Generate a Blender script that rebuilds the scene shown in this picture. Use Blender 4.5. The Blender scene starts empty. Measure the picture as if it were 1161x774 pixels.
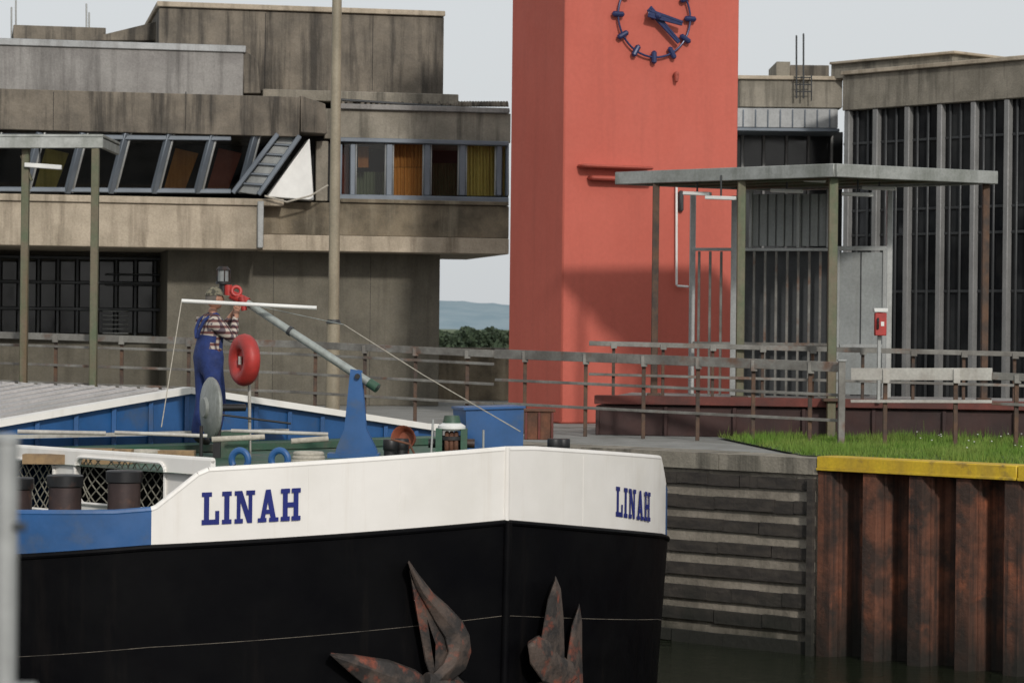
import bpy, bmesh, math, random
from mathutils import Vector, Matrix, noise
random.seed(7)
# ---------------------------------------------------------------- survey: camera constants -> world metres
FL=3000.0; CX=580.5; HY=372.0; RL=0.011; ZC=4.3
def ray(px,py):
    u=px-CX; v=HY-py; c,s=math.cos(RL),math.sin(RL)
    return (u*c-v*s)/FL,(u*s+v*c)/FL
def at(px,py,d):
    a,b=ray(px,py); return Vector((a*d,d,ZC+b*d))
def V(*a): return Vector(a)
UP=V(0,0,1)
# ---------------------------------------------------------------- materials
def M(name,col,rough=.75,metal=0.,col2=None,nscale=1.5,sc=(1,1,1),lo=.38,hi=.62,streak=None,samt=.6,ssc=(2.2,2.2,.16),slo=.5,shi=.7,bump=.0,bsc=25.,grain=.12,spec=.5,blotch=None,wet=None):
    m=bpy.data.materials.new(name); m.use_nodes=True; nt=m.node_tree; N=nt.nodes; L=nt.links
    b=N['Principled BSDF']; b.inputs['Roughness'].default_value=rough; b.inputs['Metallic'].default_value=metal
    b.inputs['Specular IOR Level'].default_value=spec
    g=N.new('ShaderNodeNewGeometry')
    def noi(scale,scl,det=8,rg=.6):
        mp=N.new('ShaderNodeMapping'); mp.inputs['Scale'].default_value=scl; L.new(g.outputs['Position'],mp.inputs['Vector'])
        n=N.new('ShaderNodeTexNoise'); n.inputs['Scale'].default_value=scale; n.inputs['Detail'].default_value=det; n.inputs['Roughness'].default_value=rg
        L.new(mp.outputs[0],n.inputs['Vector']); return n.outputs['Fac']
    def rng(x,a,c,o0=0.,o1=1.):
        r=N.new('ShaderNodeMapRange'); L.new(x,r.inputs[0]); r.inputs[1].default_value=a; r.inputs[2].default_value=c; r.inputs[3].default_value=o0; r.inputs[4].default_value=o1; return r.outputs[0]
    def mix(f,A,B,mode='MIX'):
        x=N.new('ShaderNodeMix'); x.data_type='RGBA'; x.blend_type=mode
        for i,q in ((0,f),(6,A),(7,B)):
            if isinstance(q,(int,float)): x.inputs[i].default_value=q
            elif isinstance(q,tuple): x.inputs[i].default_value=(*q,1)
            else: L.new(q,x.inputs[i])
        return x.outputs[2]
    if col2 is None: col2=tuple(c*.8 for c in col)
    c=mix(rng(noi(nscale,sc),lo,hi),tuple(col),tuple(col2))
    if blotch: c=mix(rng(noi(blotch[1],(1,1,1)),.55,.68,0,blotch[2]),c,tuple(blotch[0]))
    if streak: c=mix(rng(noi(1.6,ssc,10,.65),slo,shi,0,samt),c,tuple(streak))
    if wet:  # waterline algae / damp band up to a ragged height
        sx=N.new('ShaderNodeSeparateXYZ'); L.new(g.outputs['Position'],sx.inputs[0])
        ad=N.new('ShaderNodeMath'); ad.operation='MULTIPLY_ADD'; ad.inputs[1].default_value=1.6; L.new(noi(1.5,(2,2,.3)),ad.inputs[0]); L.new(sx.outputs[2],ad.inputs[2])
        c=mix(rng(ad.outputs[0],wet[0]+.8,wet[1]+.8,.9,0),c,tuple(wet[2]))
    if grain:
        gv=rng(noi(bsc,(1,1,1),4),.3,.7,1-grain,1+grain)
        cc=N.new('ShaderNodeCombineColor')
        for i in range(3): L.new(gv,cc.inputs[i])
        c=mix(1.0,c,cc.outputs[0],'MULTIPLY')
    L.new(c,b.inputs['Base Color'])
    rr=rng(noi(nscale*3,(1,1,1)),.3,.7,max(.02,rough-.1),min(1,rough+.1)); L.new(rr,b.inputs['Roughness'])
    if bump:
        bp=N.new('ShaderNodeBump'); bp.inputs['Strength'].default_value=bump; bp.inputs['Distance'].default_value=.02
        L.new(noi(bsc,(1,1,1),6),bp.inputs['Height']); L.new(bp.outputs[0],b.inputs['Normal'])
    return m
conc_dark=M('concrete_dark',(.19,.163,.128),.9,col2=(.115,.1,.08),streak=(.035,.031,.026),samt=.85,slo=.47,shi=.62,bump=.5)
conc_mid=M('concrete_mid',(.26,.235,.19),.9,col2=(.18,.163,.13),streak=(.055,.05,.04),samt=.75,slo=.48,shi=.66,bump=.5)
conc_beige=M('concrete_beige',(.43,.365,.28),.9,col2=(.33,.28,.21),streak=(.12,.095,.065),samt=.7,slo=.5,shi=.7,bump=.5)
conc_stain=M('concrete_stained',(.19,.155,.105),.9,col2=(.075,.062,.042),streak=(.3,.26,.19),samt=.5,bump=.5,nscale=1.1)
conc_grey=M('concrete_grey',(.27,.26,.245),.9,col2=(.2,.19,.18),streak=(.08,.075,.07),samt=.7,slo=.48,shi=.68,bump=.4)
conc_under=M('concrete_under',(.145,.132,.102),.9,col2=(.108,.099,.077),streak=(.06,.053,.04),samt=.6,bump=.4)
flash=M('roof_flashing',(.34,.35,.35),.55,.2,streak=(.13,.12,.11),samt=.6)
pave=M('paving',(.25,.25,.235),.9,col2=(.185,.185,.172),bump=.4,blotch=((.1,.1,.075),.8,.6))
tower_red=M('tower_paint',(.49,.118,.085),.75,col2=(.455,.106,.076),nscale=.5,streak=(.33,.085,.062),samt=.5,slo=.5,shi=.82,bump=.12,bsc=14,grain=.04,spec=.3)
tower_trim=M('tower_trim_red',(.38,.08,.055),.5)
clock_blue=M('clock_blue',(.02,.03,.1),.4,.1)
frame_blue=M('window_frame',(.15,.175,.205),.45,.2,grain=.05)
frame_lt=M('frame_light',(.38,.39,.38),.5,.3,streak=(.2,.18,.15),samt=.4)
frame_dk=M('frame_dark',(.05,.053,.055),.5,.3)
fin=M('facade_fin',(.24,.24,.235),.6,.2,streak=(.1,.1,.095),samt=.5)
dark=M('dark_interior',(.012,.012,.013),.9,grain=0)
glassd=M('dark_glass',(.012,.013,.015),.12,0,col2=(.035,.037,.038),nscale=.6,grain=0,spec=.35)
def glass_mat():
    m=bpy.data.materials.new('window_glass'); m.use_nodes=True; N=m.node_tree.nodes; L=m.node_tree.links
    for n in list(N):
        if n.type!='OUTPUT_MATERIAL': N.remove(n)
    o=[n for n in N if n.type=='OUTPUT_MATERIAL'][0]
    t=N.new('ShaderNodeBsdfTransparent'); t.inputs[0].default_value=(.8,.83,.83,1)
    g=N.new('ShaderNodeBsdfGlossy'); g.inputs['Roughness'].default_value=.03
    f=N.new('ShaderNodeFresnel'); f.inputs[0].default_value=1.45
    x=N.new('ShaderNodeMixShader'); L.new(f.outputs[0],x.inputs[0]); L.new(t.outputs[0],x.inputs[1]); L.new(g.outputs[0],x.inputs[2]); L.new(x.outputs[0],o.inputs[0]); return m
glass=glass_mat()
frost=M('frosted_panel',(.27,.285,.28),.4,0,streak=(.17,.17,.155),samt=.6)
curt_o=M('curtain_orange',(.46,.2,.045),.9,col2=(.34,.14,.03),nscale=3,sc=(4,4,.2))
curt_y=M('curtain_yellow',(.45,.36,.09),.9,col2=(.3,.24,.05),nscale=3,sc=(4,4,.2))
curt_r=M('curtain_red',(.25,.06,.03),.9)
reflect_g=M('reflection_green',(.07,.085,.04),.9)  # green of a window reflection, set as plain colour
steel_post=M('galvanised_green',(.10,.12,.07),.6,.3,col2=(.14,.12,.08),nscale=2.5,streak=(.15,.07,.035),samt=.6)
steel_rail=M('railing_grey',(.22,.215,.195),.6,.3,col2=(.12,.112,.1),nscale=2,blotch=((.14,.065,.035),2.5,.75))
rust_post=M('rusty_post',(.12,.068,.042),.8,.2,col2=(.06,.045,.037),nscale=4)
rail_white=M('railing_board',(.46,.45,.41),.6,0,col2=(.33,.31,.28),streak=(.2,.165,.12),samt=.5)
canopy=M('canopy_steel',(.32,.33,.315),.55,.3,col2=(.2,.21,.19),nscale=2,streak=(.1,.11,.09),samt=.6)
lampw=M('lamp_white',(.75,.75,.72),.4,grain=0)
maroon=M('maroon_shaded_paint',(.045,.018,.015),.7,col2=(.028,.013,.012),nscale=1.5)  # shade on the platform's dark-red side is put into this colour
maroon_l=M('red_lit_kerb_paint',(.15,.035,.025),.7,col2=(.07,.022,.017))  # brighter red paints in the lit strip along the platform edge
mastc=M('mast_paint',(.29,.25,.18),.6,0,col2=(.22,.19,.135),nscale=1.2,streak=(.16,.13,.08),samt=.5)
white=M('boat_white',(.79,.765,.725),.4,0,col2=(.73,.705,.66),nscale=.9,streak=(.5,.43,.34),samt=.35,slo=.54,shi=.75,grain=.02,bump=.05,bsc=3)
blueb=M('boat_blue',(.022,.095,.26),.4,0,col2=(.018,.075,.2),nscale=1.5,blotch=((.08,.1,.13),3,.4),grain=.05)
hullb=M('hull_black',(.0022,.0022,.003),.5,0,col2=(.004,.004,.0045),nscale=1.2,streak=(.012,.01,.009),samt=.5,slo=.56,shi=.72,grain=.1,bump=.05,bsc=3,spec=.06)
letter=M('letter_blue',(.02,.028,.17),.45,grain=.04,spec=.2)
deckg=M('deck_green',(.025,.085,.05),.6,col2=(.045,.075,.05),nscale=2,blotch=((.13,.1,.08),2,.6))
hatchm=M('hatch_alu',(.42,.40,.39),.6,.1,col2=(.33,.32,.31),nscale=1)
alu=M('alu_pole',(.34,.37,.35),.5,.3,col2=(.26,.28,.26),nscale=6)
rope=M('rope',(.4,.37,.31),.9,grain=.2)
net_m=M('net_rope',(.22,.21,.17),.9)
blk=M('black_iron',(.015,.015,.016),.5,.2,blotch=((.09,.045,.03),4,.6))
boll=M('bollard_brown',(.055,.034,.031),.55,.2,col2=(.035,.024,.023),blotch=((.16,.08,.05),5,.5))
rust=M('rust',(.16,.065,.035),.85,.1,col2=(.08,.04,.025),nscale=3,bump=.4)
copper=M('cowl_red',(.25,.07,.035),.7,.1,col2=(.16,.06,.035),nscale=5)
anch=M('anchor_iron',(.085,.062,.05),.75,.2,col2=(.03,.026,.024),nscale=3.5,lo=.44,hi=.56,blotch=((.26,.06,.03),4.,.85),bump=.9,bsc=9)
redp=M('red_paint',(.40,.028,.022),.5,grain=.05,col2=(.28,.025,.02),nscale=5)
pile=M('sheet_pile_rust',(.16,.062,.035),.85,.1,col2=(.045,.027,.02),nscale=1.6,lo=.42,hi=.58,streak=(.018,.013,.011),samt=.9,ssc=(4,4,.12),slo=.48,shi=.64,blotch=((.32,.1,.045),2.0,.75),bump=.8,bsc=11,wet=(.15,.9,(.013,.012,.009)))
yell=M('yellow_paint',(.58,.40,.02),.6,col2=(.48,.31,.02),nscale=2,blotch=((.13,.085,.04),3.5,.85),streak=(.25,.18,.05),samt=.5)
timb=M('fender_timber',(.026,.022,.019),.9,col2=(.05,.042,.034),nscale=3,sc=(1,1,4),bump=.8,bsc=10,wet=(.2,.8,(.012,.013,.009)))
qwall=M('quay_wall_face',(.30,.265,.215),.9,col2=(.17,.15,.12),nscale=1.6,streak=(.08,.072,.055),samt=.6,bump=.6,wet=(.0,.6,(.04,.04,.028)))
mud=M('grass_soil',(.05,.075,.025),.95)
grassm=M('grass_blades',(.095,.185,.024),.7,col2=(.16,.22,.045),nscale=1.2,grain=.25,bsc=8,spec=.2,lo=.4,hi=.6)
leafm=M('leaf_mass',(.03,.05,.028),.9,col2=(.05,.07,.035),nscale=.3)
meadow=M('meadow',(.09,.12,.05),.95,nscale=.02)
hillm=M('hill_forest_hazed',(.21,.28,.32),1,col2=(.255,.32,.355),nscale=.03,grain=0,spec=0)  # blue-grey distance haze is mixed into the forest colour
wood=M('wood',(.3,.2,.1),.8,col2=(.18,.12,.07),nscale=5)
# ---------------------------------------------------------------- geometry helper
class Ob:
    def __init__(s,name,bevel=0.): s.name=name; s.parts={}; s.bevel=bevel; s.extra=[]
    def add(s,part,mat,verts,faces):
        if part not in s.parts: s.parts[part]=([],[],mat)
        W,Fc,_=s.parts[part]; o=len(W); W.extend(Vector(v) for v in verts); Fc.extend(tuple(i+o for i in f) for f in faces)
    def prism(s,part,mat,pts,vec):
        pts=[Vector(p) for p in pts]; vec=Vector(vec); n=len(pts)
        s.add(part,mat,pts+[p+vec for p in pts],[tuple(range(n)),tuple(range(2*n-1,n-1,-1))]+[(i,(i+1)%n,(i+1)%n+n,i+n) for i in range(n)])
    def box(s,part,mat,x0,y0,z0,x1,y1,z1): s.prism(part,mat,[(x0,y0,z0),(x1,y0,z0),(x1,y1,z0),(x0,y1,z0)],(0,0,z1-z0))
    def obox(s,part,mat,o,t,n,s0,s1,n0,n1,z0,z1):
        o=V(o[0],o[1],0); s.prism(part,mat,[o+t*a+n*b+UP*z0 for a,b in ((s0,n0),(s1,n0),(s1,n1),(s0,n1))],(0,0,z1-z0))
    def beam(s,part,mat,p0,p1,w,h):
        p0=Vector(p0);p1=Vector(p1); d=(p1-p0).normalized(); sd=d.cross(UP)
        if sd.length<.01: sd=V(1,0,0)
        sd.normalize(); u=sd.cross(d).normalized()
        s.prism(part,mat,[p0+sd*a*w/2+u*b*h/2 for a,b in ((-1,-1),(1,-1),(1,1),(-1,1))],p1-p0)
    def cyl(s,part,mat,p0,p1,r0,r1=None,seg=12):
        p0=Vector(p0);p1=Vector(p1); r1=r0 if r1 is None else r1
        d=(p1-p0).normalized(); a=d.cross(V(0,0,1) if abs(d.z)<.9 else V(1,0,0)).normalized(); b=d.cross(a)
        vs=[]
        for p,r in ((p0,r0),(p1,r1)):
            for i in range(seg):
                t=2*math.pi*i/seg; vs.append(p+(a*math.cos(t)+b*math.sin(t))*r)
        s.add(part,mat,vs,[tuple(range(seg))[::-1],tuple(range(seg,2*seg))]+[(i,(i+1)%seg,(i+1)%seg+seg,i+seg) for i in range(seg)])
    def tube(s,part,mat,pts,r,seg=8):
        for a,b in zip(pts[:-1],pts[1:]): s.cyl(part,mat,a,b,r,seg=seg)
    def torus(s,part,mat,c,nrm,R,r,a0=0,a1=2*math.pi,seg=28,ms=10,ey=1.):
        c=Vector(c); nrm=Vector(nrm).normalized(); b=UP-nrm*UP.dot(nrm)
        if b.length<.01: b=V(0,1,0)
        b.normalize(); a=b.cross(nrm); vs=[];fs=[]; full=abs(a1-a0-2*math.pi)<1e-3; K=seg if full else seg+1
        for i in range(K):
            t=a0+(a1-a0)*i/seg; rad=a*math.cos(t)+b*math.sin(t)*ey; ctr=c+rad*R
            for j in range(ms):
                q=2*math.pi*j/ms; vs.append(ctr+rad.normalized()*math.cos(q)*r+nrm*math.sin(q)*r)
        for i in range(seg):
            i2=(i+1)%K
            for j in range(ms):
                j2=(j+1)%ms; fs.append((i*ms+j,i2*ms+j,i2*ms+j2,i*ms+j2))
        s.add(part,mat,vs,fs)
    def lathe(s,part,mat,c,axis,prof,seg=24):
        c=Vector(c); ax=Vector(axis).normalized(); a=ax.cross(V(0,0,1) if abs(ax.z)<.9 else V(1,0,0)).normalized(); b=ax.cross(a); vs=[];fs=[]
        for h,r in prof:
            for i in range(seg):
                t=2*math.pi*i/seg; vs.append(c+ax*h+(a*math.cos(t)+b*math.sin(t))*max(r,.0005))
        for k in range(len(prof)-1):
            for i in range(seg):
                j=(i+1)%seg; fs.append((k*seg+i,k*seg+j,(k+1)*seg+j,(k+1)*seg+i))
        s.add(part,mat,vs,fs)
    def done(s):
        allv=[v for p in s.parts.values() for v in p[0]]
        if allv: c=V((min(v.x for v in allv)+max(v.x for v in allv))/2,(min(v.y for v in allv)+max(v.y for v in allv))/2,min(v.z for v in allv))
        else: c=V(0,0,0)
        single=len(s.parts)==1 and not s.extra; root=None
        if not single:
            root=bpy.data.objects.new(s.name,None); root.location=c; root.empty_display_size=.3; bpy.context.collection.objects.link(root)
        for pn,(vs,fs,mat) in s.parts.items():
            me=bpy.data.meshes.new(pn); me.from_pydata([tuple(v-c) for v in vs],[],fs); bm=bmesh.new(); bm.from_mesh(me)
            if len(fs)<20000: bmesh.ops.recalc_face_normals(bm,faces=bm.faces)
            for f in bm.faces: f.smooth=True
            for e in bm.edges:
                if len(e.link_faces)!=2 or e.calc_face_angle(3.)>.6: e.smooth=False
            bm.to_mesh(me); bm.free(); me.materials.append(mat)
            o=bpy.data.objects.new(s.name if single else pn,me); bpy.context.collection.objects.link(o)
            if single: o.location=c
            else: o.parent=root
            if s.bevel and len(fs)<3000:
                b=o.modifiers.new('bevel','BEVEL'); b.width=s.bevel; b.segments=1; b.limit_method='ANGLE'; b.angle_limit=.8
        return root
class Fac:
    def __init__(s,O,t):
        s.O=V(O[0],O[1],0); s.t=V(t[0],t[1],0).normalized(); n=V(-s.t.y,s.t.x,0)
        if n.dot(-s.O)<0: n=-n
        s.n=n
    @staticmethod
    def px(a,da,b,db):
        A=at(a,HY,da);B=at(b,HY,db); return Fac((A.x,A.y),(B.x-A.x,B.y-A.y))
    def uv(s,px,py,off=0):
        a,b=ray(px,py); d=(s.O.dot(s.n)+off)/(a*s.n.x+s.n.y); X=V(a*d,d,0); return (X-s.O).dot(s.t),ZC+b*d
    def P(s,sv,z,off=0): return s.O+s.t*sv+s.n*off+UP*z
    def pt(s,px,py,off=0): a,z=s.uv(px,py,off); return s.P(a,z,off)
    def box(s,ob,part,mat,x0,y0,x1,y1,n0,n1,z0=None,z1=None):
        my=(y0+y1)/2; mx=(x0+x1)/2; s0=s.uv(x0,my,n1)[0]; s1=s.uv(x1,my,n1)[0]
        za=s.uv(mx,y0,n1)[1] if z1 is None else z1; zb=s.uv(mx,y1,n1)[1] if z0 is None else z0
        ob.obox(part,mat,s.O,s.t,s.n,min(s0,s1),max(s0,s1),min(n0,n1),max(n0,n1),min(za,zb),max(za,zb))
# ================================================================ SETTING
GZ=2.6
g=Ob('ground'); g.add('ground',pave,[(38,6.7,GZ),(-60,88.9,GZ),(-6000,89,GZ),(-6000,7000,GZ),(6000,7000,GZ),(6000,6.7,GZ)],[(0,1,2,3,4,5)]); g.done()
g=Ob('meadow'); g.add('m',meadow,[(-3000,85,GZ+.006),(3000,85,GZ+.006),(3000,5000,GZ+.006),(-3000,5000,GZ+.006)],[(0,1,2,3)]); g.done()
wm=bpy.data.materials.new('canal_water'); wm.use_nodes=True; N=wm.node_tree.nodes; L=wm.node_tree.links; b=N['Principled BSDF']
b.inputs['Base Color'].default_value=(.014,.018,.010,1); b.inputs['Roughness'].default_value=.06; b.inputs['IOR'].default_value=1.33
gg=N.new('ShaderNodeNewGeometry'); mp=N.new('ShaderNodeMapping'); mp.inputs['Scale'].default_value=(1,2.2,1); L.new(gg.outputs['Position'],mp.inputs[0])
nn=N.new('ShaderNodeTexNoise'); nn.inputs['Scale'].default_value=2.5; nn.inputs['Detail'].default_value=5; L.new(mp.outputs[0],nn.inputs['Vector'])
bp=N.new('ShaderNodeBump'); bp.inputs['Strength'].default_value=.5; bp.inputs['Distance'].default_value=.08; L.new(nn.outputs[0],bp.inputs['Height']); L.new(bp.outputs[0],b.inputs['Normal'])
g=Ob('canal_water'); g.add('w',wm,[(-6000,-300,0),(400,-300,0),(400,120,0),(-6000,120,0)],[(0,1,2,3)]); g.done()
g=Ob('near_quay',.02); g.box('slab',conc_grey,-25,-12,-1,25,5.8,2.7); g.done()
def ridge(name,mat,y0,h,seed,w=900,base=2.6,nx=220):
    vs=[];fs=[]; rows=6
    for j in range(rows):
        for i in range(nx):
            x=-w+2*w*i/(nx-1); k=math.sin(math.pi*.5*j/(rows-1)); hh=h*(.75+.45*noise.noise(V(x*.004+seed,seed,0))+.15*noise.noise(V(x*.02,seed,3))+.06*noise.noise(V(x*.09,seed,5)))
            vs.append((x,y0+j*60,base+k*hh))
    for j in range(rows-1):
        for i in range(nx-1): a=j*nx+i; fs.append((a,a+1,a+nx+1,a+nx))
    o=Ob(name); o.add('h',mat,vs,fs); o.done()
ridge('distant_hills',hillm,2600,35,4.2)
tb=Ob('distant_tree_belt'); vs=[];fs=[]
for i in range(18000):
    x=random.uniform(-28,12); y=150+random.uniform(0,8); top=1.5+.5*noise.noise(V(x*.35,1,0))+.3*noise.noise(V(x*1.3,3,0))
    z=GZ+random.random()**.65*top+.05; c=V(x,y,z); r=random.uniform(.05,.13)
    a=V(random.uniform(-1,1),random.uniform(-1,1),random.uniform(-1,1)).normalized(); bb=a.cross(V(random.uniform(-1,1),random.uniform(-1,1),.3)).normalized()
    k=len(vs); vs+= [c-a*r-bb*r,c+a*r-bb*r,c+a*r+bb*r,c-a*r+bb*r]; fs.append((k,k+1,k+2,k+3))
tb.add('leaves',leafm,vs,fs); tb.done()
# ------------------------------------------------ quay wall line
Q=Fac((4.1,35.15),(.766,-.643))
qw=Ob('quay_wall'); 
qw.obox('face',qwall,Q.O,Q.t,Q.n,-70,0,-.6,-.02,-1.5,2.40)
z=2.34
while z>-.3:
    s0=-40
    while s0<-.05:
        ln=random.uniform(3,5); s1=min(-.05,s0+ln-.02); h=.165+random.uniform(-.02,.02); n=8; jit=random.uniform(-.01,.01)
        for q in range(n):
            a=s0+(s1-s0)*q/n; c=s0+(s1-s0)*(q+1)/n; w_=random.uniform(-.008,.008)
            qw.obox('fender_timbers',timb,Q.O,Q.t,Q.n,a,c-.001,-.018,.035+jit+w_,z-h+w_,z+w_*.8)
        s0+=ln
    z-=.31
s0=-40
while s0<0:
    s1=min(0,s0+2.4); qw.obox('coping',conc_mid,Q.O,Q.t,Q.n,s0+.006,s1-.006,-.7,.05,2.402,2.62+random.uniform(-.004,.004)); s0+=2.4
for s_ in (-.06,-3.9,-8): qw.obox('vertical_timber',timb,Q.O,Q.t,Q.n,s_-.05,s_+.04,.056,.12,-1,2.35)
qw.done()
sp=Ob('sheet_pile_wall'); prof=[]; s0=.0; wv=.70
while s0<24:
    prof+=[(s0,.02),(s0+.20,.02),(s0+.33,-.33),(s0+.57,-.33)]; s0+=wv
vs=[];fs=[]
for i,(a,n_) in enumerate(prof): vs+=[Q.P(a,-1.5,n_),Q.P(a,2.5,n_)]
for i in range(len(prof)-1): fs.append((2*i,2*i+2,2*i+3,2*i+1))
sp.add('piles',pile,vs,fs)
s0=.0
while s0<24:
    for q,nn_ in ((.265,-.13),(.635,-.13)): sp.cyl('interlocks',pile,Q.P(s0+q,-1.5,nn_),Q.P(s0+q,2.5,nn_),.026,seg=6)
    s0+=wv
sp.done()
cp=Ob('yellow_quay_cap',.012); s0=.0
while s0<24:
    cp.obox('cap',yell,Q.O,Q.t,Q.n,s0+.004,s0+2.99,-.36,.07,2.46,2.65); cp.obox('cap_lip',yell,Q.O,Q.t,Q.n,s0+.004,s0+2.99,.0705,.085,2.46,2.5); s0+=3
cp.done()
poly=[(3.25,41.5),(3.95,35.75),(5,34.75),(9,31.4),(22,20.5),(34,30),(16,47),(8.6,44.5)]
gr=Ob('grass'); gr.add('soil',mud,[(x,y,2.628) for x,y in poly],[tuple(range(len(poly)))])
def inside(x,y):
    c=False;j=len(poly)-1
    for i in range(len(poly)):
        xi,yi=poly[i];xj,yj=poly[j]
        if (yi>y)!=(yj>y) and x<(xj-xi)*(y-yi)/(yj-yi)+xi: c=not c
        j=i
    return c
vs=[];fs=[];cnt=0
while cnt<64000:
    x=random.uniform(3,14); y=random.uniform(29,46)
    if not inside(x,y): continue
    cnt+=1; t=noise.noise(V(x*.9,y*.9,0))+.6*noise.noise(V(x*3,y*3,2)); h=random.uniform(.05,.13)*(1+.9*t)
    if random.random()<.012: h*=2
    an=random.random()*6.28; dx,dy=math.cos(an)*.006,math.sin(an)*.006; lx,ly=random.gauss(0,.03),random.gauss(0,.03)
    k=len(vs); vs+=[(x-dx,y-dy,2.628),(x+dx,y+dy,2.628),(x+lx,y+ly,2.628+max(.02,h))]; fs.append((k,k+1,k+2))
gr.add('blades',grassm,vs,fs)
for i in range(40):
    x=random.uniform(6,9);y=random.uniform(36,43)
    if inside(x,y): gr.cyl('daisies',lampw,V(x,y,2.74),V(x,y,2.75),.012,seg=6)
gr.done()
# ------------------------------------------------ LEFT BUILDING
B=Fac.px(0,54.5,576,56.6); b=Ob('concrete_control_building',.015)
def bx(part,mat,x0,y0,x1,y1,n0,n1,**k): B.box(b,part,mat,x0,y0,x1,y1,n0,n1,**k)
bx('upper_block',conc_dark,180,14,503,104,-7,-1.8); bx('upper_block_coping',conc_beige,178,7,505,13,-7.1,-1.72)
for x in (300,422): bx('panel_joints',dark,x,15,x+1,103,-1.81,-1.797)
bx('mid_ledge',conc_mid,298,104,520,116,-6,-1.0)
bx('left_block',conc_grey,-160,52,276,106,-7,-.4); bx('left_block_coping',flash,-160,45,279,53,-7,-.35)
b.prism('left_block_end',conc_dark,[B.pt(276,56,-.42),B.pt(292,68,-.42),B.pt(296,106,-.42),B.pt(276,106,-.42)],B.n*-3)
bx('roof_box',conc_dark,15,30,120,46,-7.5,-4)
b.prism('roof_slope',conc_dark,[B.pt(90,46,-3),B.pt(180,24,-3),B.pt(180,46,-3)],B.n*-2)
bx('roof_fascia',conc_dark,-160,103,340,149,-6,.7); 
for x in (60,210): bx('fascia_joints',dark,x,104,x+1,148,.69,.703)
b.prism('fascia_end',conc_dark,[B.pt(341,108,.68),B.pt(369,118,.1),B.pt(371,152,.1),B.pt(341,150,.68)],B.n*-3)
bx('gravel_roof',conc_grey,385,120,578,126,-5,-.3); bx('lintel',conc_mid,368,126,579,160,-5,-.4)
for i in range(60):
    x=385+i*3.2; p=B.pt(x,121,-.6-random.random()); b.cyl('roof_pebbles',conc_dark,p,p+V(.02,0,.12),.07,.03,5)
bx('floor_slab_left',conc_beige,-160,229,297,279,-7,.5); bx('slab_sill_left',conc_beige,-160,221,322,229,-7,.56)
for x in (105,): bx('slab_joints',dark,x,230,x+1,278,.49,.503)
bx('floor_slab_right',conc_stain,297.5,231,577,268,-4.8,.1); bx('slab_lower_right',conc_beige,297.5,268,577,286,-4.8,.16)
bx('slab_right_sill',conc_stain,386,227,577,231.5,-.5,.16)
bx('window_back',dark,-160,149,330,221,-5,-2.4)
def slant(px_b,px_t,w,part,mat,off=0.):
    p0=B.pt(px_b,219,.15+off);p1=B.pt(px_t,150,.6+off); b.beam(part,mat,p0,p1,w,w*.9)
for i in range(-3,6):
    x=36+i*49; slant(x-9,x+9,.13,'slanted_mullions',frame_blue)
    slant(x-3,x+15,.05,'slanted_mullions_light',frame_lt)
    q=[B.pt(x-6,219,.12),B.pt(x+38,219,.12),B.pt(x+56,150,.55),B.pt(x+12,150,.55)]; b.add('slanted_glass',glass,q,[(0,1,2,3)])
    if i in (0,3,4):
        m_=curt_o if i==3 else (curt_r if i==4 else curt_y)
        q=[B.pt(x+2,217,-.9),B.pt(x+26,217,-.9),B.pt(x+42,174,-.9),B.pt(x+16,168,-.9)]; b.add('curtain%d'%i,m_,q,[(0,1,2,3)])
for yy,o in ((216,.16),(156,.58)): b.beam('window_transom',frame_blue,B.pt(-160,yy-3,o),B.pt(262,yy+1,o),.08,.1)
def rake(x0,y0,x1,y1,w,m_,o): b.beam('bay_rake',m_,B.pt(x0,y0,o),B.pt(x1,y1,o+.15),w,.1)
b.prism('bay_glass',frost,[B.pt(270,218,.45),B.pt(318,154,.5),B.pt(337,154,.5),B.pt(291,221,.45)],B.n*-.05)
rake(264,219,315,152,.14,frame_blue,.5); rake(293,221,340,154,.14,frame_blue,.5)
for k_ in range(1,6): f=k_/6; b.beam('bay_slats',frame_blue,B.pt(264+51*f,219-67*f,.52),B.pt(293+47*f,221-67*f,.52),.04,.05)
b.prism('bay_cheek',lampw,[B.pt(303,223,.5),B.pt(351,157,.5),B.pt(356,227,.5)],B.n*-.6)
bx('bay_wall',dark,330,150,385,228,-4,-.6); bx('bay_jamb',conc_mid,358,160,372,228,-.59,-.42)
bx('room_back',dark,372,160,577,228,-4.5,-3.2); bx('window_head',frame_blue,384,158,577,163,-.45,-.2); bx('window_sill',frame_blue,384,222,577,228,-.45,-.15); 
for x0,x1 in ((384,388),(397,403),(438,445),(481,488),(521,528),(563,569),(574,577)): bx('mullions',frame_blue,x0,163.3,x1,221.7,-.42,-.27)
for x0,x1 in ((403,438),(445,481),(488,521),(528,563)):
    for a,c_,d_,e_ in ((x0,x0+1.6,163.3,221.7),(x1-1.6,x1,163.3,221.7)): bx('sashes',frame_lt,a,d_,c_,e_,-.40,-.3)
q=[B.pt(390,163,-.37),B.pt(577,163,-.37),B.pt(577,222,-.37),B.pt(390,222,-.37)]; b.add('window_panes',glass,q,[(0,1,2,3)])
def curtain(part,mat,x0,x1,y0,y1,off):
    vs=[];n=40
    for i in range(n+1):
        x=x0+(x1-x0)*i/n; o=off+.03*math.sin(i*1.3)
        vs+=[B.pt(x,y0,o),B.pt(x,y1,o)]
    b.add(part,mat,vs,[(2*i,2*i+1,2*i+3,2*i+2) for i in range(n)])
curtain('orange_curtain',curt_o,446,480,190,222,-.6); curtain('orange_blind',curt_o,446,480,164,189.5,-.75); curtain('orange_curtain_2',curt_o,406,418,166,190,-.8); curtain('yellow_curtain',curt_y,529,562,165,222,-.55); curtain('yellow_curtain_2',curt_y,570,577,165,222,-.55)
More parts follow.
